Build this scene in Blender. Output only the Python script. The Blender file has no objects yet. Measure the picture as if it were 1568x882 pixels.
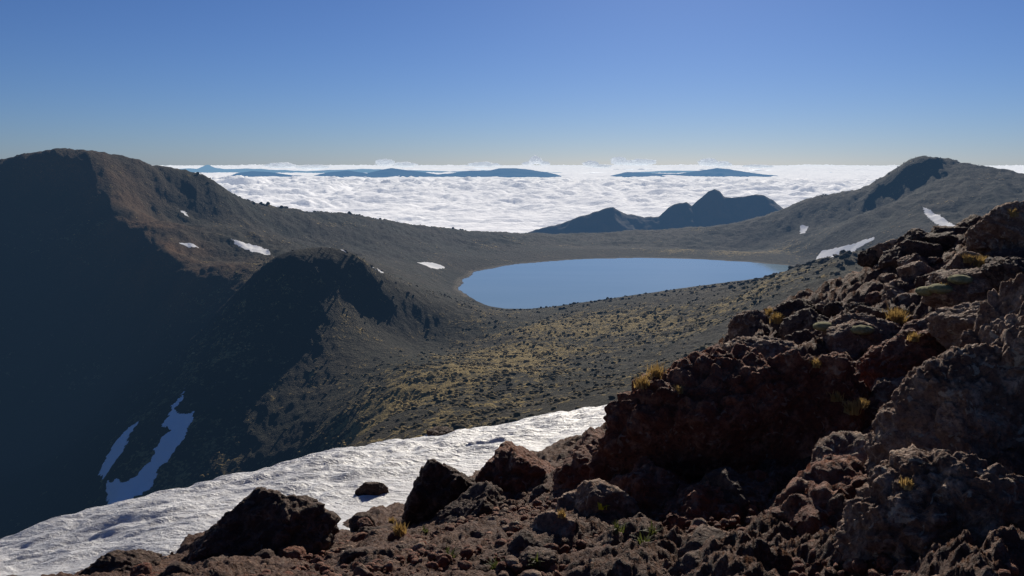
import bpy, bmesh, math, numpy as np
from mathutils import Matrix, Vector
rng=np.random.default_rng(7)
# ------------------------------------------------------------------ image pixel + assumed depth to world point
F=1230.0; TP=191.0/F; CP=1/math.sqrt(1+TP*TP); SP=TP*CP
def S(px,py,d):
    v=441.0-py; dy=F*CP+v*SP; dz=-F*SP+v*CP
    return (d*(px-784.0)/dy, d, d*dz/dy)
# ------------------------------------------------------------------ numpy noise
_perm=np.random.default_rng(1).permutation(256); _perm=np.concatenate([_perm,_perm,_perm]).astype(np.int32)
_g=np.random.default_rng(2).normal(size=(256,3)); _g/=np.linalg.norm(_g,axis=1)[:,None]; _g=_g.astype(np.float32)
def perlin(P):
    P=np.asarray(P); fl=np.floor(P); Pf=(P-fl).astype(np.float32); Pi=fl.astype(np.int32)&255
    u=Pf*Pf*Pf*(Pf*(Pf*6-15)+10)
    res=0
    for i in (0,1):
        hi=_perm[Pi[:,0]+i]
        for j in (0,1):
            hj=_perm[hi+Pi[:,1]+j]
            for k in (0,1):
                g=_g[_perm[hj+Pi[:,2]+k]]
                d=g[:,0]*(Pf[:,0]-i)+g[:,1]*(Pf[:,1]-j)+g[:,2]*(Pf[:,2]-k)
                w=(u[:,0] if i else 1-u[:,0])*(u[:,1] if j else 1-u[:,1])*(u[:,2] if k else 1-u[:,2])
                res=res+w*d
    return res*1.5
def fbm(P,o=5,g=0.5,ridge=False,billow=False):
    s=0;a=1;n=0
    for i in range(o):
        v=perlin(P*(2.03**i)+17.3*i)
        if ridge: v=1-2*np.abs(v)
        if billow: v=2*np.abs(v)-0.5
        s=s+a*v;n+=a;a*=g
    return s/n
def worley(P):
    P=P.astype(np.float32)
    Pi=np.floor(P).astype(np.int32); Q=P-Pi; best=np.full(len(P),9.0,np.float32); b2=best.copy()
    for i in (-1,0,1):
        for j in (-1,0,1):
            for k in (-1,0,1):
                h=_perm[_perm[_perm[(Pi[:,0]+i)&255]+((Pi[:,1]+j)&255)]+((Pi[:,2]+k)&255)]
                o=_g[h]*0.5+0.5
                e0=o[:,0]+i-Q[:,0]; e1=o[:,1]+j-Q[:,1]; e2=o[:,2]+k-Q[:,2]
                d=e0*e0+e1*e1+e2*e2
                b2=np.minimum(b2,np.maximum(best,d)); best=np.minimum(best,d)
    return np.sqrt(best),np.sqrt(b2)
def P3(x,y,z=0.0): return np.stack([x,y,np.zeros_like(x)+z],1)
class TPS:
    def __init__(s,pts,sc,lam=1e-4):
        pts=np.array(pts,float); s.sc=sc; s.c=pts[:,:2]/sc; z=pts[:,2]; n=len(z); print('tps',n)
        K=s.k(((s.c[:,None]-s.c[None])**2).sum(-1))+lam*np.eye(n)
        A=np.zeros((n+3,n+3)); A[:n,:n]=K; A[:n,n]=1; A[:n,n+1:]=s.c; A[n:,:n]=A[:n,n:].T
        s.w=np.linalg.solve(A,np.concatenate([z,[0,0,0]]))
    def k(s,r2): return r2*np.log(r2+1e-9)
    def __call__(s,x,y):
        q=np.stack([x,y],1)/s.sc; out=np.empty(len(x)); n=len(s.c)
        for a in range(0,len(x),20000):
            b=q[a:a+20000]; r2=((b[:,None]-s.c[None])**2).sum(-1)
            out[a:a+20000]=s.k(r2)@s.w[:n]+s.w[n]+b@s.w[n+1:]
        return out
    def grid(s,x,y,na,k=4):
        X=x.reshape(-1,na);Y=y.reshape(-1,na); nr=X.shape[0]
        ri=np.unique(np.r_[np.arange(0,nr,k),nr-1]); ci=np.unique(np.r_[np.arange(0,na,k),na-1])
        z=s(X[np.ix_(ri,ci)].ravel(),Y[np.ix_(ri,ci)].ravel()).reshape(len(ri),len(ci))
        def up(z,idx,n):
            t=np.arange(n); j=np.clip(np.searchsorted(idx,t,side='right')-1,0,len(idx)-2); f=((t-idx[j])/(idx[j+1]-idx[j]))[:,None]
            m=np.gradient(z,axis=0); a=z[j];b=z[j+1];ma=m[j];mb=m[j+1]; f2=f*f;f3=f2*f
            return (2*f3-3*f2+1)*a+(f3-2*f2+f)*ma+(-2*f3+3*f2)*b+(f3-f2)*mb
        z=up(z,ri,nr); z=up(z.T,ci,na).T
        return z.ravel()
def line(pts,step):
    out=[]
    for a,b in zip(pts[:-1],pts[1:]):
        A=np.array(S(*a));B=np.array(S(*b)); n=max(1,int(np.linalg.norm(B-A)/step))
        for i in range(n): out.append(tuple(A+(B-A)*i/n))
    out.append(S(*pts[-1])); return out
def mk(name,V,Fc,mat,attrs=None,smooth=True,parent=None):
    me=bpy.data.meshes.new(name); V=np.asarray(V,np.float32); Fc=np.asarray(Fc,np.int32); k=Fc.shape[1]
    me.vertices.add(len(V)); me.vertices.foreach_set('co',V.ravel())
    me.loops.add(Fc.size); me.loops.foreach_set('vertex_index',Fc.ravel())
    me.polygons.add(len(Fc)); me.polygons.foreach_set('loop_start',np.arange(0,Fc.size,k,dtype=np.int32))
    me.polygons.foreach_set('loop_total',np.full(len(Fc),k,np.int32))
    me.polygons.foreach_set('use_smooth',np.full(len(Fc),smooth))
    me.update(calc_edges=True)
    for n,v in (attrs or {}).items():
        a=me.attributes.new(n,'FLOAT','POINT'); a.data.foreach_set('value',np.asarray(v,np.float32))
    me.materials.append(mat); ob=bpy.data.objects.new(name,me); bpy.context.scene.collection.objects.link(ob)
    if parent: ob.parent=parent
    return ob
def polar(r0,r1,dr,dense=48,da=0.1,coarse=3.0):
    az=np.concatenate([np.arange(-180,-dense,coarse),np.arange(-dense,dense,da),np.arange(dense,180.01,coarse)])
    r=np.exp(np.arange(math.log(r0),math.log(r1),dr))
    A,R=np.meshgrid(np.radians(az),r); na=len(az); nr=len(r)
    x=(R*np.sin(A)).ravel(); y=(R*np.cos(A)).ravel()
    i=np.arange(nr-1)[:,None]*na+np.arange(na-1)[None]
    f=np.stack([i,i+1,i+na+1,i+na],-1).reshape(-1,4)[:, ::-1]
    return x,y,f,az,r
# ------------------------------------------------------------------ node helper
class M:
    def __init__(s,name):
        s.m=bpy.data.materials.new(name); s.m.use_nodes=True; s.t=s.m.node_tree; s.t.nodes.clear()
        s.out=s.t.nodes.new('ShaderNodeOutputMaterial')
    def n(s,typ,ins=None,**kw):
        nd=s.t.nodes.new(typ)
        for k,v in kw.items(): setattr(nd,k,v)
        for k,v in (ins or {}).items():
            if isinstance(v,bpy.types.NodeSocket): s.t.links.new(v,nd.inputs[k])
            else: nd.inputs[k].default_value=v
        return nd
    def noise(s,vec,scale,detail=5,rough=.55,dist=0.0):
        return s.n('ShaderNodeTexNoise',{'Vector':vec,'Scale':scale,'Detail':detail,'Roughness':rough,'Distortion':dist}).outputs['Fac']
    def ramp(s,fac,stops):
        r=s.n('ShaderNodeValToRGB',{'Fac':fac}); e=r.color_ramp.elements
        while len(e)<len(stops): e.new(0.5)
        for q,(p,c) in zip(e,stops):
            q.position=p; q.color=(c,c,c,1) if not isinstance(c,tuple) else (*c,1)
        return r.outputs['Color']
    def mix(s,fac,a,b,mode='MIX'):
        nd=s.n('ShaderNodeMix',None,data_type='RGBA',blend_type=mode)
        for i,v in ((0,fac),(6,a),(7,b)):
            if isinstance(v,bpy.types.NodeSocket): s.t.links.new(v,nd.inputs[i])
            else: nd.inputs[i].default_value=v if i==0 else (*v,1)
        return nd.outputs[2]
    def math(s,op,a,b=0.0,c=0.0,clamp=False):
        nd=s.n('ShaderNodeMath',None,operation=op,use_clamp=clamp)
        for i,v in enumerate((a,b,c)):
            if isinstance(v,bpy.types.NodeSocket): s.t.links.new(v,nd.inputs[i])
            else: nd.inputs[i].default_value=v
        return nd.outputs[0]
    def attr(s,name): return s.n('ShaderNodeAttribute',None,attribute_name=name).outputs['Fac']
    def pos(s): return s.n('ShaderNodeNewGeometry').outputs['Position']
    def bump(s,h,strength,dist,normal=None):
        d={'Height':h,'Strength':strength,'Distance':dist}
        if normal is not None: d['Normal']=normal
        return s.n('ShaderNodeBump',d).outputs['Normal']
    def bsdf(s,col,rough=.9,normal=None,spec=.3,**kw):
        d={'Base Color':col if isinstance(col,bpy.types.NodeSocket) else (*col,1),'Roughness':rough,'Specular IOR Level':spec}
        if normal is not None: d['Normal']=normal
        d.update(kw); return s.n('ShaderNodeBsdfPrincipled',d).outputs[0]
    def finish(s,sh): s.t.links.new(sh,s.out.inputs['Surface']); return s.m
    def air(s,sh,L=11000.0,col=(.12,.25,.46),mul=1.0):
        # haze painted as emission, mixed in by distance from the world origin
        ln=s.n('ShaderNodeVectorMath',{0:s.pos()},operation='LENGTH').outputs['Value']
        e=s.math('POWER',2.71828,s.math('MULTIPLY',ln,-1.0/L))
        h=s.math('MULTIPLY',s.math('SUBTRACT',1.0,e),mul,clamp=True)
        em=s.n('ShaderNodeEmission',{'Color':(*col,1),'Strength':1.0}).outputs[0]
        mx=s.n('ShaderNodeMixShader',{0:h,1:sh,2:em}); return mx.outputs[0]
# ------------------------------------------------------------------ MATERIALS
def m_terrain():
    m=M('volcanic_slope'); p=m.pos()
    n1=m.noise(p,.012,5,.6); n2=m.noise(p,.11,6,.65); n3=m.noise(p,.5,5,.7)
    ground=m.mix(m.ramp(n1,[(.35,0.0),(.65,1.0)]),(.020,.022,.011),(.042,.033,.019))
    ground=m.mix(m.ramp(n2,[(.45,0.0),(.7,1.0)]),ground,(.016,.013,.008))
    ground=m.mix(m.math('MULTIPLY',m.attr('red'),.85),ground,(.17,.085,.033))
    ground=m.mix(m.math('MULTIPLY',m.attr('shore'),.8),ground,(.17,.14,.10))
    veg=m.math('ADD',m.attr('veg'),m.math('MULTIPLY',m.math('SUBTRACT',n3,.5),3.0))
    veg=m.math('ADD',veg,m.math('MULTIPLY',m.math('SUBTRACT',n2,.5),3.0))
    vf=m.ramp(veg,[(.45,0.0),(.7,1.0)])
    tus=m.mix(n3,(.09,.07,.024),(.40,.29,.105))
    col=m.mix(vf,ground,tus)
    sn=m.math('ADD',m.attr('snow'),m.math('MULTIPLY',m.math('SUBTRACT',m.noise(p,.18,4,.6),.5),8.0))
    sf=m.ramp(m.math('ADD',sn,.5),[(.35,0.0),(.65,1.0)])
    col=m.mix(sf,col,(.9,.9,.88))
    hb=m.math('ADD',m.math('MULTIPLY',n2,3.4),m.math('MULTIPLY',n3,1.3))
    hb=m.math('MULTIPLY',hb,m.math('SUBTRACT',1.0,m.math('MULTIPLY',sf,.85)))
    nm=m.bump(hb,.9,1.6)
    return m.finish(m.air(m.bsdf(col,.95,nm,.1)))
def m_far(name,base,L=12000.0,bs=.004,mul=1.0,bd=30.,air=(.12,.25,.46)):
    m=M(name); p=m.pos(); n=m.noise(p,bs,6,.6)
    col=m.mix(n,tuple(c*.6 for c in base),tuple(c*1.5 for c in base))
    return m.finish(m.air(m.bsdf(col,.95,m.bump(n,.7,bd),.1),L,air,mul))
def m_cloud(name,L,glow):
    m=M(name); p=m.pos(); n=m.noise(p,.004,5,.6)
    return m.finish(m.air(m.bsdf((.95,.95,.95),1.0,m.bump(n,.6,70.),0.0,**{'Emission Color':(.92,.96,1,1),'Emission Strength':glow}),L,(.70,.78,.87),.7))  # even emission stands in for light scattered inside the cloud, pale haze painted over
def m_water():
    m=M('lake_water'); p=m.pos()
    mp=m.n('ShaderNodeMapping',{'Vector':p,'Scale':(1,.6,1)}).outputs[0]
    n=m.noise(mp,.25,4,.6); n2=m.noise(m.n('ShaderNodeMapping',{'Vector':p,'Scale':(.4,1.6,1)}).outputs[0],.012,4,.5)
    col=m.mix(n2,(.21,.32,.36),(.28,.39,.43))
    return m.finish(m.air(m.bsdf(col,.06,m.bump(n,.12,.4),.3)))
def m_rock(name,dark,mid,light,sc=1.0,lich=.35,bd=.14):
    m=M(name); p=m.pos()
    a=m.noise(p,1.3*sc,5,.6); b=m.noise(p,7*sc,6,.68,.4); c=m.noise(p,38*sc,4,.7)
    v=m.n('ShaderNodeTexVoronoi',{'Vector':p,'Scale':16*sc,'Randomness':1.0}).outputs['Distance']
    col=m.mix(m.ramp(a,[(.35,0.0),(.65,1.0)]),dark,mid)
    col=m.mix(m.ramp(b,[(.48,0.0),(.72,1.0)]),col,light)
    col=m.mix(m.math('MULTIPLY',m.ramp(c,[(.5,0.0),(.62,1.0)]),.5),col,tuple(q*.35 for q in dark))
    li=m.ramp(m.noise(p,11*sc,3,.5,1.2),[(.62,0.0),(.66,1.0)])
    col=m.mix(m.math('MULTIPLY',li,lich),col,(.40,.34,.25))
    h=m.math('ADD',m.math('MULTIPLY',b,.65),m.math('MULTIPLY',c,.26))
    h=m.math('ADD',h,m.math('MULTIPLY',m.ramp(v,[(.0,0.0),(.35,1.0)]),.2))
    return m.finish(m.bsdf(col,.82,m.bump(h,1.0,bd/sc),.3))
def m_snow():
    m=M('old_snow'); p=m.pos()
    b=m.noise(p,18,4,.6); c=m.noise(p,90,3,.6)
    mp=m.n('ShaderNodeMapping',{'Vector':p,'Rotation':(0,0,.5),'Scale':(1,2.4,1)}).outputs[0]
    d=m.noise(mp,4.0,4,.55,.3)
    col=m.mix(m.ramp(d,[(.3,0.0),(.6,1.0)]),(.40,.40,.41),(.60,.60,.60))
    col=m.mix(m.ramp(b,[(.5,0.0),(.75,.6)]),col,(.34,.31,.29))
    h=m.math('ADD',m.math('MULTIPLY',d,.5),m.math('ADD',m.math('MULTIPLY',b,.2),m.math('MULTIPLY',c,.07)))
    r=m.ramp(c,[(.4,.35),(.65,.65)])
    return m.finish(m.bsdf(col,r,m.bump(h,.85,.14),.4))
def m_plain(name,a,b,sc,rough=.9,transl=None):
    m=M(name); p=m.pos(); n=m.noise(p,sc,4,.6); col=m.mix(m.ramp(n,[(.3,0.0),(.7,1.0)]),a,b)
    sh=m.bsdf(col,rough,None,.2)
    if transl:
        tr=m.n('ShaderNodeBsdfTranslucent',{'Color':(*transl,1)}).outputs[0]
        sh=m.n('ShaderNodeMixShader',{0:.4,1:sh,2:tr}).outputs[0]
    return m.finish(sh)
MT=m_terrain(); MC=m_cloud('cloud_tops',90000.,.22); MCU=m_cloud('cumulus_vapour',45000.,.12); MW=m_water(); MS=m_snow()
MR=m_rock('scoria_red_brown',(.105,.028,.013),(.20,.064,.031),(.36,.18,.105))
MRG=m_rock('weathered_lava',(.115,.052,.030),(.25,.145,.092),(.48,.35,.25),1.0,.7)
MRD=m_rock('dark_basalt',(.042,.019,.012),(.09,.046,.03),(.20,.125,.085),1.1,.2)
MG=m_rock('scoria_ground',(.07,.027,.015),(.13,.061,.036),(.28,.165,.105),2.2,.25,.22)
# ------------------------------------------------------------------ MID TERRAIN
LZ=-150.0
crest=[(-420,340,560),(-250,310,680),(-120,275,800),(0,253,880),(90,237,900),(150,241,920),(215,253,960),(222,257,962),(310,272,1020),(350,298,1080),(400,314,1150),(450,325,1220),(520,329,1300),(600,341,1380),(700,354,1500),(760,358,1600),(850,359,1680),(1000,353,1700),(1100,346,1680),(1170,332,1620),(1200,322,1590),(1250,303,1540),(1330,285,1480),(1370,262,1440),(1405,243,1400),(1450,247,1380),(1540,265,1330),(1650,290,1250),(1850,330,1150)]
rim=[(410,407,600),(440,394,602),(480,389,615),(520,393,625),(560,405,640),(600,424,670),(640,441,700),(690,456,750),(730,470,780),(780,475,775),(850,470,765),(900,463,755),(1000,451,740),(1100,438,700),(1180,427,660),(1220,412,610),(1260,397,560),(1300,395,520),(1340,402,490),(1450,410,430),(1600,410,380)]
C=line(crest,75)
for (x,y,z) in line(crest,140):
    r=math.hypot(x,y)
    for k,dz in ((130,-45),(330,-170),(700,-380)):
        C.append((x*(1+k/r),y*(1+k/r),z+dz if k<700 else -640))
C+=line(rim,50)
C+=[S(*q) for q in [(410,412,640),(450,400,650),(490,396,660),(530,402,670),(580,420,700)]]
C+=line([(150,243,915),(165,285,870),(190,340,815),(240,385,755),(290,430,700),(320,470,660)],45)
C+=line([(430,400,600),(400,430,588),(372,475,572),(330,530,545),(270,640,478),(230,740,430),(200,850,390)],45)
face=[(0,330,830),(60,330,845),(0,420,755),(80,420,770),(150,420,765),(100,500,715),(0,500,700),(190,500,700),(100,600,655),(0,600,640),(200,590,590),(60,700,560),(-100,600,620),(-250,500,600),(-300,750,500),(-100,760,500),(60,780,475),(165,780,405),(190,700,455),(215,640,500),(255,570,565),(285,520,630),(100,880,410),
 (230,330,890),(300,330,950),(350,350,900),(260,300,950),(320,400,780),(370,390,800),(500,362,1100),(420,350,1050),(500,385,900),(600,400,1000),(600,370,1180),(560,400,850),(650,405,1050),(640,425,880),(680,430,900),(690,400,1120),(700,375,1320),(600,420,760),
 (850,375,1450),(1000,373,1480),(1120,372,1480),(760,385,1300),(900,365,1590),(1180,372,1420),(1250,388,1230),(1290,372,1200),(1300,340,1270),(1250,350,1380),(1400,300,1260),(1400,350,1080),(1350,385,1000),(1290,390,1050),(1500,330,1060),(1500,390,850),(1600,350,900),(1350,320,1350),
 (470,430,588),(560,460,620),(450,500,552),(540,540,535),(640,500,640),(620,560,485),(450,600,490),(530,600,465),(400,650,460),(330,620,480),(500,660,410),(300,700,440),(380,560,520),(300,800,385),(420,750,395),(520,700,370),
 (700,500,650),(800,510,610),(900,500,620),(1000,480,640),(900,540,500),(1000,520,520),(1100,480,520),(1050,540,400),(800,560,480),(700,560,450),(650,600,400),(600,640,345),(700,640,310),(570,610,415),(520,700,300),(800,620,330),(900,600,310),(1000,580,290),(1150,500,400),(1250,430,470),(1200,480,380),(1300,480,330),(1450,470,320)]
C+=[S(*q) for q in face]
for a in range(-60,61,15):
    t=math.radians(a)
    for r,z in ((28,-17),(60,-32),(110,-50),(170,-66)):
        z2=z+(-0.22*r*min(1,(-a)/20) if a<0 else 0)
        C.append((r*math.sin(t),r*math.cos(t),z2))
for a in range(90,271,30):
    t=math.radians(a)
    for r,z in ((40,-12),(150,-30),(600,-150),(2000,-640)): C.append((r*math.sin(t),r*math.cos(t),z))
T=TPS(C,300.0,2e-4)
LC=np.array([180.,1035.])
la=np.radians([0,30,60,84,119,159,180,203,226,248,270,315,345,360]); lr=np.array([255,272,255,245,232,242,238,256,285,262,235,238,250,255.])
def lake_r(x,y):
    a=np.arctan2(y-LC[1],x-LC[0])%(2*math.pi); return np.interp(a,la,lr)
def shore_s(x,y):
    w=P3(x,y); return np.hypot(x-LC[0],y-LC[1])-(lake_r(x,y)+7*perlin(w/45.)+3*perlin(w/14.))
def terr(x,y,base=None):
    z=T(x,y) if base is None else base; r=np.hypot(x,y)
    amp=np.clip(r/500,.25,1.6)
    w=P3(x,y); s=shore_s(x,y)
    calm=np.clip((s-10)/160,0.12,1)
    kn=np.clip(np.hypot(x+135,y-610)/200,.3,1)
    z=z+calm*kn*(amp*3.2*fbm(w/85.,4)+amp*2.6*fbm(w/30.+5,4,.55,ridge=True)-amp*1.3)
    z=z+calm*np.clip((z+130)/60,0,1)*4.5*fbm(P3(x/26.,y/60.,3.1),3,.5,ridge=True)*np.clip(r/700-.9,0,1)
    z=z+calm*np.clip(r/600,.3,1)*(1.6*fbm(w/7.,3,.6))
    a=np.arctan2(y-LC[1],x-LC[0]); wd=np.where(np.sin(a)>-.25,95.,24.); wd=np.where(np.cos(a)<-.75,60.,wd)
    t=np.clip(s/wd,0,1); t=t*t*(3-2*t); bank=LZ+.1+np.clip(s,0,200)*.06
    t2=np.clip(s/wd-1,0,1); zz=np.maximum(z,bank+.1)*(1-t2)+z*t2
    z=np.where(s<0,LZ-.4+s*.12,bank+(zz-bank)*t)
    return z
tx,ty,tf,taz,tr=polar(24,2900,.0066,39,.1,3)
na=len(taz)
tz=terr(tx,ty,T.grid(tx,ty,na,4))
Z=tz.reshape(-1,na); TE=Z/np.maximum(tr[:,None]*np.cos(np.radians(taz))[None],1e-3)
def drape(px,py,skip=60):
    sx,_,sz=S(px,py,1.0); az=math.degrees(math.atan(sx)); j=int(np.argmin(abs(taz-az)))
    i0=int(np.argmin(abs(tr-skip))); h=np.where(TE[i0:,j]>=sz)[0]
    if len(h)==0: return None
    r=tr[i0+h[0]]; return np.array([r*math.sin(math.radians(az)),r*math.cos(math.radians(az))])
def sdf(poly,x,y):
    d=np.full(len(x),1e9); ins=np.zeros(len(x),bool); n=len(poly)
    for i in range(n):
        a=poly[i];b=poly[(i+1)%n]; e=b-a; wx=x-a[0];wy=y-a[1]
        t=np.clip((wx*e[0]+wy*e[1])/(e@e+1e-9),0,1); d=np.minimum(d,np.hypot(wx-e[0]*t,wy-e[1]*t))
        c=((a[1]>y)!=(b[1]>y))&(x<(b[0]-a[0])*(y-a[1])/(b[1]-a[1]+1e-12)+a[0]); ins^=c
    return np.where(ins,d,-d)
snowpolys=[[(274,322),(284,326),(289,335),(280,332)],[(272,370),(290,374),(305,381),(290,379)],[(354,366),(372,371),(400,380),(420,391),(400,389),(375,381)],
 [(504,379),(525,384),(555,394),(530,389)],[(570,411),(580,413),(592,420),(578,418)],[(638,402),(660,403),(684,410),(660,412)],
 [(1250,395),(1258,386),(1300,376),(1340,364),(1338,371),(1310,384),(1275,396)],[(1225,347),(1238,348),(1232,360),(1225,358)],[(1413,317),(1430,326),(1450,340),(1480,355),(1490,368),(1462,368),(1440,347),(1420,332)],
 [(284,598),(276,612),(262,622),(258,640),(246,652),(262,662),(240,684),(232,705),(208,732),(190,738),(164,742),(166,779),(200,776),(226,752),(243,722),(262,700),(280,676),(290,655),(299,632),(284,634),(270,638),(268,625),(282,612)],
 [(212,646),(196,655),(180,674),(168,690),(152,730),(158,735),(172,712),(190,690),(198,668)],[(1325,400),(1340,396),(1350,400),(1335,404)]]
snow=np.full(len(tx),-30.0); repd=[]
for sp in snowpolys:
    w=[drape(a,b) for a,b in sp]; w=[q for q in w if q is not None]
    if len(w)<3: repd.append(sp[0]); continue
    w=np.array(w); c=w.mean(0); R=np.abs(w-c).max()+40
    idx=np.where((abs(tx-c[0])<R)&(abs(ty-c[1])<R))[0]
    snow[idx]=np.maximum(snow[idx],sdf(w,tx[idx],ty[idx]))
print('lost snow',repd)
w3=P3(tx,ty)
def blob(pts):
    v=np.zeros(len(tx))
    for px,py,rad,amp in pts:
        c=drape(px,py)
        if c is None: continue
        v=np.maximum(v,amp*np.exp(-((tx-c[0])**2+(ty-c[1])**2)/rad**2))
    return v
veg=blob([(700,570,60,.95),(800,545,75,1.0),(900,500,85,.9),(640,600,42,1.0),(590,640,40,.9),(1000,500,90,.65),(1100,470,90,.55),(850,600,70,.6),(300,690,35,.8),(250,745,35,.8),(350,540,50,.6),(430,510,50,.3),(500,690,40,.5),(1130,385,60,.7),(1040,385,50,.65),(1180,385,50,.65),(400,410,40,.35),(700,640,45,.5)])
veg=veg+.7*fbm(w3/70.,3)-.12
red=blob([(150,290,70,.8),(190,345,60,1),(250,390,60,1),(300,430,60,.9),(120,260,80,.6)])*(.6+.8*fbm(w3/30.,3))
ss=shore_s(tx,ty); shore=np.clip(1-np.abs(ss-4)/7,0,1)
mk('volcanic_terrain',np.stack([tx,ty,tz],1),tf,MT,{'snow':snow,'veg':veg,'red':red,'shore':shore})
th=np.linspace(0,2*math.pi,257)[:-1]; rr=np.interp(th,la,lr)+14
LV=[(LC[0],LC[1],LZ)]+[(LC[0]+r*math.cos(t),LC[1]+r*math.sin(t),LZ) for r,t in zip(rr,th)]
mk('crater_lake',LV,[(0,1+i,1+(i+1)%256) for i in range(256)],MW)
# tussock clumps on the slopes
n=150000
ii=rng.choice(np.where((np.hypot(tx,ty)<820)&(np.hypot(tx,ty)>90)&(abs(np.degrees(np.arctan2(tx,ty)))<38)&(snow<-3)&(ss>14))[0],n)
rr_=np.hypot(tx[ii],ty[ii]); keep=rng.random(n)<np.clip(veg[ii]*1.6+.05,0.03,1)*np.clip((rr_/450),.1,1)*np.clip(.35+2.8*perlin(P3(tx[ii]/15.,ty[ii]/7.)),.03,1); ii=ii[keep]
cx=tx[ii];cy=ty[ii];cz=tz[ii]; vv=veg[ii]
nc=len(cx); print('clumps',nc); s=rng.uniform(.3,1.0,nc)*rng.choice([.7,1,1.5],nc); hh=s*rng.uniform(.5,.95,nc)
cx=cx+rng.normal(0,.6,nc)
rings=[(1.0,-.35),(.95,.45),(.45,.95)]; V=[]
ang0=rng.random(nc)*6.28
for q,(rad,h) in enumerate(rings):
    for j in range(6):
        a=ang0+j*math.pi/3; jr=rng.uniform(.6,1.4,nc)
        V.append(np.stack([cx+s*rad*jr*np.cos(a),cy+s*rad*jr*np.sin(a),cz+hh*(h+rng.uniform(-.12,.12,nc))],1))
V=np.stack(V,1).reshape(-1,3); fs=[]
for q in range(2):
    for j in range(6): fs.append((q*6+j,q*6+(j+1)%6,q*6+6+(j+1)%6,q*6+6+j))
fs+=[(12,13,14,15),(12,15,16,17)]
Fq=(np.arange(nc)[:,None,None]*18+np.array(fs)[None]).reshape(-1,4)
def m_tus():
    m=M('tussock_grass'); v=m.attr('tint'); g=m.noise(m.pos(),.6,3,.6)
    col=m.mix(v,(.05,.038,.016),(.50,.37,.16)); col=m.mix(m.ramp(g,[(.4,0.0),(.7,.6)]),col,(.07,.055,.023))
    a=m.bsdf(col,.9,None,.1); b=m.n('ShaderNodeBsdfTranslucent',{'Color':col}).outputs[0]
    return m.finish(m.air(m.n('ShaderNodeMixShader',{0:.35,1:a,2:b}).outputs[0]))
tint=np.repeat(np.clip(vv*1.0-.05+rng.normal(.0,.3,nc),0,1),18)
mk('tussock_grass_slopes',V,Fq,m_tus(),{'tint':tint})
# ------------------------------------------------------------------ jagged mountain + far ranges
def ridge(name,prof,d0,half,base,mat,az_pad,nz,nzs,dd,da=.06,sharp=1.3):
    zs=np.array([S(p[0],p[1],d0)[2] for p in prof]); xs=np.array([S(p[0],p[1],d0)[0] for p in prof])
    X,Y=np.meshgrid(np.arange(xs[0]-az_pad,xs[-1]+az_pad,da),np.arange(d0-half,d0+half,dd))
    sh=X.shape; x=X.ravel();y=Y.ravel(); w=P3(x,y)
    top=np.interp(x,xs,zs,left=base,right=base)
    off=(y-d0-half*.18*perlin(w/(half*.9)))/half
    k=np.clip(1-np.abs(off),0,1)**sharp
    z=base+(top-base)*k+nz*fbm(w/nzs,5,.55,ridge=True)*np.clip((top-base)/200,0,1)*(.35+np.clip(np.abs(off)*3,0,1))-.4*nz*np.clip(np.abs(off)*4,0,1)
    i=np.arange(sh[0]-1)[:,None]*sh[1]+np.arange(sh[1]-1)[None]
    f=np.stack([i,i+1,i+sh[1]+1,i+sh[1]],-1).reshape(-1,4)
    mk(name,np.stack([x,y,z],1),f,mat)
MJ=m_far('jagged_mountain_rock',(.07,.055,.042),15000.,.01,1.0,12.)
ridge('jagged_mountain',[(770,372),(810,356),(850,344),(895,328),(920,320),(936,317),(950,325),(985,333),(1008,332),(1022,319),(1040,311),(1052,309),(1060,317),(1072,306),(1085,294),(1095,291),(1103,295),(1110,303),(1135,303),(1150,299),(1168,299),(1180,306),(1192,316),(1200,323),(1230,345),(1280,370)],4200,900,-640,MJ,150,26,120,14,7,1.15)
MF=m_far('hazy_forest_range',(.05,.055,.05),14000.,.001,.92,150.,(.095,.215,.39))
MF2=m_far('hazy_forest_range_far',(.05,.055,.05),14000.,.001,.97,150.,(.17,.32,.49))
ridge('distant_mountain_range',[(340,290),(360,266),(385,262),(410,264),(440,268),(480,270),(505,264),(530,262),(560,266),(585,260),(600,258),(630,262),(670,268),(690,266),(720,262),(745,262),(765,258),(790,258),(815,261),(845,266),(880,276),(900,290),(915,280),(935,269),(960,264),(1000,266),(1040,267),(1070,262),(1100,258),(1120,260),(1150,265),(1190,270),(1225,278),(1250,290)],33000,3500,-900,MF,300,90,1300,90,60,.9)
ridge('distant_mountain_range',[(215,275),(245,262),(270,259),(290,258),(300,259),(318,252),(330,257),(345,259),(380,258),(420,260),(470,262),(520,260),(560,259),(640,261),(690,263),(740,261),(820,263),(900,266),(960,264),(1040,261),(1100,263),(1180,265),(1230,266),(1270,264),(1330,267),(1380,274)],46000,3500,-1200,MF2,600,80,1500,110,90,.9)
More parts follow.
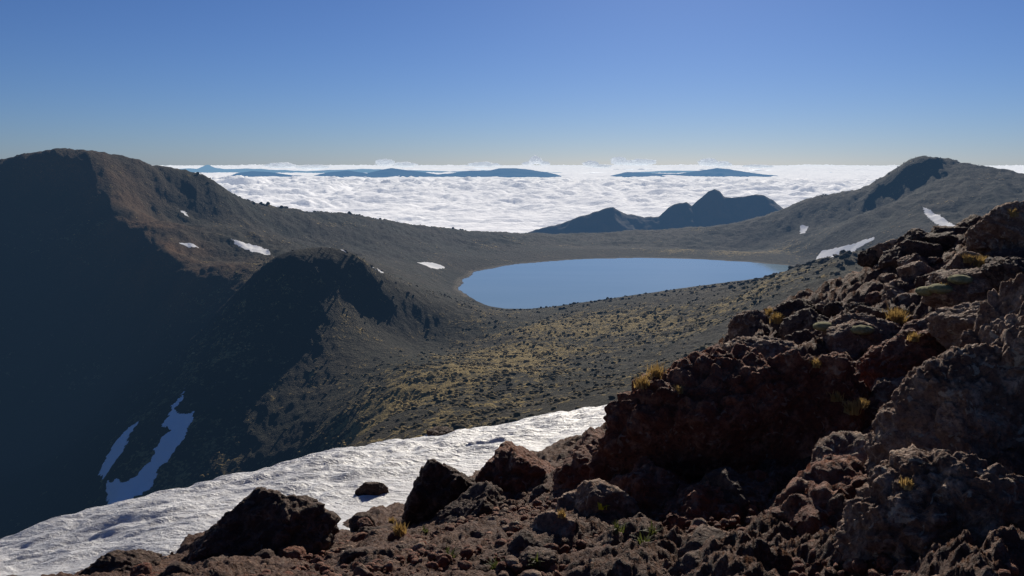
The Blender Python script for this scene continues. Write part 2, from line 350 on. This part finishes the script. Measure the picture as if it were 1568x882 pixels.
# ------------------------------------------------------------------ cloud sea
x,y,f,_,r=polar(2400,170000,.0075,39,.12,4)
R=np.hypot(x,y); w=P3(x,y)
wob=P3(perlin(w/1500.),perlin(w/1500.+9),0)
A=fbm(P3(x/1000.,y/800.)+wob*.6,5,.55,billow=True); B=fbm(w/5200.+3,3); 
Cc=np.clip(perlin(w/12000.+11)*2.2-.4,0,1)
amp=np.clip(R/8000,.75,3.0); amp=np.where(R>22000,amp*np.clip(1-(R-22000)/9000,.30,1),amp)
z=-490+amp*(95*A+50*B)+np.clip((R-52000)/20000,0,1)*(150*Cc*(1+A)+110*A+50)-50*np.clip(1-np.abs(R-30000)/9000,0,1)-50*np.clip(1-np.abs(R-44000)/7000,0,1)
z=z-70*np.clip((5200-R)/2500,0,1)
mk('cloud_sea',np.stack([x,y,z],1),f,MC)
bm=bmesh.new(); bmesh.ops.create_icosphere(bm,subdivisions=5,radius=1); sv=np.array([v.co for v in bm.verts]); sf=np.array([[v.index for v in q.verts] for q in bm.faces]); bm.free()
Vs=[];Fs=[];o=0
for (px,py,d,wd,ht) in [(820,247,42000,330,250),(808,251,42500,300,120),(834,251,42000,280,120),(905,252,45000,420,200),(920,255,45000,500,120),(948,248,60000,600,350),(965,250,61000,900,240),(985,249,60000,900,280),(590,250,60000,700,320),(620,253,62000,900,220),(1085,250,58000,700,320),(1105,252,58000,700,220),(430,254,55000,1000,210),(480,256,60000,1200,170),(1160,255,55000,1000,130),(740,253,62000,1200,210)]:
    c=np.array(S(px,py,d)); D=1+.5*fbm(sv*1.6+px,5,.55,billow=True)
    p=sv*D[:,None]*np.array([wd,wd,ht])
    p[:,2]=np.where(p[:,2]<0,p[:,2]*.6,p[:,2]); Vs.append(p+c); Fs.append(sf+o); o+=len(sv)
mk('cumulus_clouds',np.concatenate(Vs),np.concatenate(Fs),MCU)
# ------------------------------------------------------------------ FOREGROUND GROUND
G=[]
up=[(-250,900,9.5),(0,830,11),(150,787,11.6),(300,750,12.5),(450,712,13.8),(600,681,15.2),(720,661,16),(830,645,16.4),(970,627,16.6)]
G+=line(up,1.2)
for q in line(up,2.0):
    r=math.hypot(q[0],q[1])
    for k,dz in ((2.5,-1.7),(6,-5.),(14,-14)): G.append((q[0]*(1+k/r)-k*.1,q[1]*(1+k/r),q[2]+dz))
G+=[S(*q) for q in [(0,882,9),(150,862,9),(300,820,9.4),(560,790,10.3),(630,742,12),(850,680,14.2),(930,650,15),(480,760,11.5),(720,700,13.6),
 (784,882,4),(784,800,5.6),(600,850,5.6),(400,882,4.8),(100,900,6),(700,785,8),(560,830,7.5),(250,870,7.5),(400,840,7.2),
 (1000,900,3.8),(1300,900,3.0),(1568,900,2.5),(1100,720,6.5),(1130,580,8.2),(1040,650,9.5),(960,690,10.8),(900,720,9.8),(1280,640,6.7),(1400,530,8),(1500,430,9),(1560,380,10),(1560,640,5),(1700,600,5),(1700,400,9),(1568,770,3.7),(1350,760,4.6)]]
sk=[(1030,605,14.4),(1090,560,13.8),(1150,510,13),(1240,470,13),(1330,430,12.5),(1400,385,12),(1480,368,11.7),(1560,350,11.5),(1700,330,11),(1900,330,10)]
G+=line(sk,1.2)
for q in line(sk,1.5):
    r=math.hypot(q[0],q[1])
    for k,dz in ((1.5,-.9),(4,-4.),(9,-9),(18,-16)): G.append((q[0]*(1+k/r),q[1]*(1+k/r),q[2]+dz))
for a in range(100,261,32):
    t=math.radians(a)
    for r,z in ((2,-1.7),(8,-2.),(30,-7)): G.append((r*math.sin(t),r*math.cos(t),z))
G.append((0,1.0,-1.7)); G.append((0,2.2,-1.85))
TG=TPS(G,6.0,3e-4)
def snowmask(x,y):
    poly=np.array([S(*q)[:2] for q in [(-300,1000,7.5),(120,872,8.6),(250,858,8.8),(300,815,9.3),(400,790,9.8),(520,835,9.2),(560,800,10),(600,775,10.8),(640,757,11.6),(760,705,13),(870,672,14.2),(940,650,14.9),(990,630,16),(980,616,19),(800,630,22),(300,700,22),(-400,850,20),(-700,900,12)]])
    return sdf(poly,x,y)
gx,gy,gf,ga,gr=polar(1.0,40,.0052,40,.11,4)
gz0=TG.grid(gx,gy,len(ga),4); gw=P3(gx,gy,gz0*.7)
sm=snowmask(gx,gy)+.25*perlin(gw*1.3)
rocky=np.clip((gx+1.8-gy*.06)/3.0,.5,1)
w1,w2=worley(gw*1.25+.3*perlin(gw*2)[:,None]); w3a,w3b=worley(gw*4.1+.2*perlin(gw*5)[:,None])
gz=gz0+rocky*(.32*fbm(gw*.8,4,.5)+.36*(np.clip(w2-w1,0,.4)-.2)+.17*(np.clip(w3b-w3a,0,.4)-.2)+.09*fbm(gw*9,4,.6,ridge=True))*np.clip(1-sm*1.5,.25,1)
gz=gz-.2*np.clip(sm*2,0,1.5)
FG=[mk('scoria_ground',np.stack([gx,gy,gz],1),gf,MG)]
# snow bank
sx=np.arange(-14,8,.045); sy=np.arange(7,24,.05); X,Y=np.meshgrid(sx,sy); x=X.ravel();y=Y.ravel()
z0=TG.grid(x,y,X.shape[1],4); q=P3(x,y); rot=P3(x*.88+y*.47,(-x*.47+y*.88)*2.2)
sd=snowmask(x,y)+.3*perlin(q*.9)+.12*perlin(q*3.)
z=z0+.10*np.tanh(sd*2.2)-.02+np.clip(sd,-1,0)*.9
cup=fbm(rot*.9,3,.45,billow=True)
z=z+np.clip(sd,0,1)*(.13*cup+.10*perlin(q*.45)+.016*fbm(q*6,3))
sh=X.shape; i=np.arange(sh[0]-1)[:,None]*sh[1]+np.arange(sh[1]-1)[None]; f=np.stack([i,i+1,i+sh[1]+1,i+sh[1]],-1).reshape(-1,4)
f=f[(sd[f]>-.8).all(1)]
used=np.unique(f); mp=np.full(len(x),-1); mp[used]=np.arange(len(used))
mk('snow_bank',np.stack([x,y,z],1)[used],mp[f],MS)
# ------------------------------------------------------------------ ROCKS
ico={}
def icos(s):
    if s not in ico:
        bm=bmesh.new(); bmesh.ops.create_icosphere(bm,subdivisions=s,radius=1)
        ico[s]=(np.array([v.co for v in bm.verts]),np.array([[v.index for v in q.verts] for q in bm.faces])); bm.free()
    return ico[s]
def rock(seed,sub,size,planes=16,rough=1.0,blocky=.6):
    r=np.random.default_rng(seed); v,f=icos(sub); rad=np.ones(len(v))
    for _ in range(planes):
        n=r.normal(size=3); n/=np.linalg.norm(n); d=r.uniform(blocky,.95); c=v@n
        rad=np.where(c>.05,np.minimum(rad,d/np.maximum(c,.05)),rad)
    p=v*rad[:,None]; o=seed*3.17; size=np.array(size); ms=size.mean()
    q=p*size
    a=fbm(q*1.3/ms+o,4,.5); qq=q+.12*ms*perlin(q*3/ms+o)[:,None]
    w1,w2=worley(qq*2.6/ms+o); w3_,w4_=worley(qq*(7.)/ms+o)
    rd=fbm(q*5/ms+o,5,.65,ridge=True)
    disp=rough*(.18*a+.26*(np.clip(w2-w1,0,.28)-.15)+.11*(np.clip(w4_-w3_,0,.33)-.15)+.08*rd)
    p=p*(1+disp)[:,None]
    return p*size,f
def rotz(a,tx=0,ty=0): return np.array(Matrix.Rotation(a,3,'Z')@Matrix.Rotation(tx,3,'X')@Matrix.Rotation(ty,3,'Y'))
heroes=[
 (405,835,6.6,(.64,.55,.56),11,MRD,.3,0,.1,6),
 (190,885,6.2,(.34,.3,.24),12,MRD,1,0,0,6),
 (690,778,8.2,(.50,.5,.62),13,MRD,.2,0,-.1,6),
 (800,765,8.2,(.78,.5,.66),14,MR,1.2,.1,.1,6),
 (735,812,7.2,(.6,.4,.40),44,MRD,.7,.1,.1,6),
 (572,752,11.4,(.24,.2,.16),15,MRD,.4,0,0,5),
 (675,662,15.8,(.35,.3,.14),16,MRD,.4,0,0,5),
 (1120,735,6.6,(1.2,.75,1.08),17,MR,.15,.1,-.12,7),
 (935,735,7.2,(.56,.5,.48),18,MR,.9,0,-.2,6),
 (1240,700,6.2,(.75,.6,.8),19,MR,2.2,.2,.1,7),
 (1100,850,5.4,(.95,.5,.62),45,MR,.1,.1,.05,7),
 (1290,850,4.6,(.7,.5,.55),46,MR,1.1,.1,.05,6),
 (990,800,5.9,(.6,.5,.5),31,MR,.2,.1,.1,6),
 (1075,615,9.0,(.85,.6,.55),20,MR,.5,.1,-.35,6),
 (1180,575,8.6,(.6,.55,.40),21,MRG,1.9,.1,-.2,6),
 (1470,700,4.4,(.42,.45,.62),22,MRG,.4,.1,.25,7),
 (1570,640,4.6,(.42,.5,.8),23,MRG,1.4,0,.1,7),
 (1520,505,6.2,(.42,.4,.32),24,MRG,2.4,.1,.15,6),
 (1400,590,6.6,(.45,.45,.42),25,MR,.7,0,.1,6),
 (1450,850,3.4,(.45,.4,.45),26,MRG,.4,.1,.2,7),
 (1545,362,10.2,(.55,.5,.40),27,MRG,.9,.1,-.2,6),
 (1440,372,11.3,(.42,.4,.20),28,MRD,.3,0,0,6),
 (1380,392,11.6,(.26,.4,.30),29,MRG,1.3,0,0,5),
 (1310,455,11.8,(.34,.3,.3),30,MRG,.3,0,0,5),
 (1390,470,9.6,(.4,.4,.3),32,MRG,1.0,0,.3,6),
 (1320,525,8.6,(.45,.4,.32),33,MRG,2.0,.1,.2,6),
 (1230,500,11.0,(.5,.4,.35),34,MRD,.6,0,.2,6),
 (1155,505,12.2,(.36,.35,.34),35,MRG,1.6,0,.2,6),
 (1280,580,7.8,(.35,.3,.25),36,MR,.2,0,.2,6),
 (1345,400,11.8,(.3,.3,.22),37,MRD,.2,0,.2,5),
 (575,828,7.2,(.20,.2,.16),38,MRD,.2,0,.2,5),
 (620,838,6.8,(.11,.1,.08),39,MR,.2,0,.2,5),
 (830,865,4.6,(.38,.3,.14),40,MG,.2,.1,.2,6),
 (1035,615,12.5,(.5,.5,.35),41,MRG,.2,.1,-.4,6),
 (1480,440,8.3,(.4,.35,.25),42,MRG,2.9,.1,.1,6),
 (1560,435,8.0,(.4,.35,.25),43,MRD,.9,.1,.1,6)]
for (px,py,d,sz,seed,mat,a,ax,ay,sub) in heroes:
    p,f=rock(seed,sub,sz); p=p@rotz(a,ax,ay).T+np.array(S(px,py,d)); FG.append(mk('volcanic_boulder',p,f,mat))
def scatter(name,mat,cands,sub,nbase,seed0,flat=.75,rough=1.1):
    base=[rock(seed0+i,sub,(1,.85,flat),12,rough) for i in range(nbase)]; Vs=[];Fs=[];o=0
    for (x,y,z,s) in cands:
        p,f=base[rng.integers(nbase)]; p=(p@rotz(rng.random()*6.28,rng.normal(0,.25),rng.normal(0,.25)).T)*s+np.array([x,y,z]); Vs.append(p);Fs.append(f+o);o+=len(p)
    return mk(name,np.concatenate(Vs),np.concatenate(Fs),mat)
def cand(n,xr,yr,smin,smax,cond,sink=.2,pw=2.5):
    x=rng.uniform(*xr,n*8); y=rng.uniform(*yr,n*8); k=cond(x,y); x=x[k][:n]; y=y[k][:n]
    s=smin+(smax-smin)*rng.random(len(x))**pw; z=TG(x,y)+s*(.35-sink)
    return list(zip(x,y,z,s))
right=lambda x,y:(x>.25*y-1.2)&(snowmask(x,y)<-.5)&(x<y*.8)&(np.hypot(x,y)>3.5)
allr=lambda x,y:(snowmask(x,y)<-.15)&(abs(x)<y*.8)&(np.hypot(x,y)>3)
near=lambda x,y:(snowmask(x,y)<-.05)&(abs(x)<y*.75)&(np.hypot(x,y)>2.6)
FG.append(scatter('scattered_lava_rocks',MRG,cand(130,(-1,10),(4,15),.07,.34,right),5,8,100))
FG.append(scatter('scattered_lava_rocks',MRD,cand(90,(-1,10),(4,15),.07,.38,right),5,8,200))
FG.append(scatter('scattered_scoria_rocks',MR,cand(90,(-6,9),(3,14),.04,.18,allr),4,6,300))
FG.append(scatter('scattered_scoria_rocks',MRD,cand(110,(-6,3),(3.4,10),.04,.22,allr),4,6,320))
scatter('scoria_rubble',MRG,cand(1500,(-6,10),(2.5,15),.012,.07,allr),3,8,400,.8,1.3)
scatter('scoria_rubble',MR,cand(6000,(-4,5),(2.6,8),.008,.05,near),2,8,430,.8,1.3)
# lava outcrops along the crater rim and ridge crests
def outc(pl,n,smin,smax,sx,sy):
    L=np.array(line(pl,12)); k=rng.integers(0,len(L),n); x=L[k,0]+rng.normal(0,sx,n); y=L[k,1]+rng.normal(0,sy,n)
    s=smin+(smax-smin)*rng.random(n)**3; z=terr(x,y); ok=shore_s(x,y)>14
    return list(zip(x[ok],y[ok],z[ok]+s[ok]*.15,s[ok]))
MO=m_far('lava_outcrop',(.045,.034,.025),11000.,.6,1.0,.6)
oc=outc([q for q in rim if 780<=q[0]<=1220],330,.4,2.0,14,12)+outc([q for q in rim if 1180<=q[0]<=1350],320,.6,3.0,18,18)+outc([q for q in rim if 430<=q[0]<=700],120,.4,1.8,10,8)+outc([q for q in crest if 290<=q[0]<=720],160,.8,3.6,14,10)+outc([q for q in crest if 1190<=q[0]<=1560],110,.6,2.0,14,10)
scatter('lava_outcrops',MO,oc,3,8,500,.8,1.3)
# ------------------------------------------------------------------ PLANTS (rooted on whatever rock surface is there)
bpy.context.view_layer.update()
def ground_hit(px,py):
    d=Vector(S(px,py,1.0)).normalized(); best=None
    for ob in FG:
        r=ob.ray_cast(Vector((0,0,0)),d)
        if r[0] and (best is None or r[1].length<best.length): best=r[1].copy()
    return np.array(best) if best is not None else None
def tuft(name,px,py,h,n,mat,spread=.5,w=.006):
    c=ground_hit(px,py)
    if c is None or c[1]>20: return
    V=[];Fc=[]
    for i in range(n):
        a=rng.random()*6.28; lean=rng.random()**.7*spread; L=h*rng.uniform(.6,1.1); b=c+np.array([rng.normal(0,h*.2),rng.normal(0,h*.2),-h*.15])
        dr=np.array([math.cos(a),math.sin(a),0]); sd=np.array([-dr[1],dr[0],0])*w
        o=len(V)
        for k in range(4):
            t=k/3; p=b+dr*L*lean*t**1.6+np.array([0,0,L*(t-.35*lean*t*t)]); ww=(1-t*.9)
            V+=[p-sd*ww,p+sd*ww]
        for k in range(3): Fc.append((o+2*k,o+2*k+1,o+2*k+3,o+2*k+2))
    return mk(name,V,Fc,mat)
MTF=m_plain('dry_tussock',(.32,.20,.07),(.5,.36,.15),9,.8,(.45,.3,.1))
MLF=m_plain('rosette_leaf',(.05,.06,.02),(.13,.12,.05),14,.6,(.12,.14,.03))
MMO=m_plain('moss_green',(.12,.12,.05),(.30,.27,.13),30,.95)
MFL=m_plain('yellow_petal',(.7,.55,.02),(.8,.7,.05),20,.6)
for t in [(1372,490,.18,300),(1190,492,.16,180),(1500,408,.17,240),(1305,630,.11,200),(1280,612,.09,140),(1320,622,.08,140),(1005,575,.14,140),(1550,330,.12,100),(1390,745,.05,120),(612,815,.10,120),(1180,480,.13,120),(1480,400,.12,140),(1445,440,.07,100),(600,800,.08,100),(1250,560,.08,100),(985,590,.12,120),(1040,600,.07,90),(860,790,.05,90),(1400,520,.08,120)]:
    tuft('tussock_grass',*t,MTF,.8)
for (px,py) in [(1440,442),(1470,428),(1262,500),(1420,446),(1320,505)]:
    c=ground_hit(px,py)
    if c is None: continue
    v,f=icos(4); D=1+.15*fbm(v*3+px,4); mk('cushion_moss',v*D[:,None]*np.array([.12,.1,.05])+c,f,MMO)
for (px,py) in [(985,830),(945,812),(1112,808),(820,862),(650,815),(1000,815),(760,870),(690,850)]:
    tuft('rosette_plant',px,py,.075,26,MLF,1.3,.007)
tuft('yellow_flower',922,778,.05,16,MFL,1.0,.012)
# ------------------------------------------------------------------ LIGHT, SKY, CAMERA
SUN_AZ=math.radians(12); SUN_EL=math.radians(24.5)
w=bpy.data.worlds.new('World'); bpy.context.scene.world=w; w.use_nodes=True; nt=w.node_tree
bg=nt.nodes['Background']; sky=nt.nodes.new('ShaderNodeTexSky'); sky.sky_type='NISHITA'; sky.sun_disc=False
sky.sun_elevation=SUN_EL; sky.sun_rotation=SUN_AZ; sky.altitude=1500; sky.air_density=1.0; sky.dust_density=.45; sky.ozone_density=5.5
tint=nt.nodes.new('ShaderNodeMix'); tint.data_type='RGBA'; tint.blend_type='MULTIPLY'; tint.inputs[0].default_value=1
tint.inputs[7].default_value=(.60,.70,.95,1)
nt.links.new(sky.outputs[0],tint.inputs[6]); nt.links.new(tint.outputs[2],bg.inputs[0]); bg.inputs[1].default_value=.062
sl=bpy.data.lights.new('sun','SUN'); sl.energy=5.0; sl.angle=math.radians(.5); sl.color=(1,.91,.78)
so=bpy.data.objects.new('sun',sl); bpy.context.scene.collection.objects.link(so)
dirv=Vector((math.sin(SUN_AZ)*math.cos(SUN_EL),math.cos(SUN_AZ)*math.cos(SUN_EL),math.sin(SUN_EL)))
so.rotation_euler=dirv.to_track_quat('Z','Y').to_euler()
cam=bpy.data.cameras.new('camera'); co=bpy.data.objects.new('camera',cam); bpy.context.scene.collection.objects.link(co)
cam.sensor_width=36; cam.lens=F/1568*36; cam.clip_start=.1; cam.clip_end=400000
co.location=(0,0,0); co.rotation_euler=(math.radians(90)-math.atan(TP),0,0)
bpy.context.scene.camera=co
vs=bpy.context.scene.view_settings; vs.view_transform='Standard'; vs.look='None'; vs.exposure=0
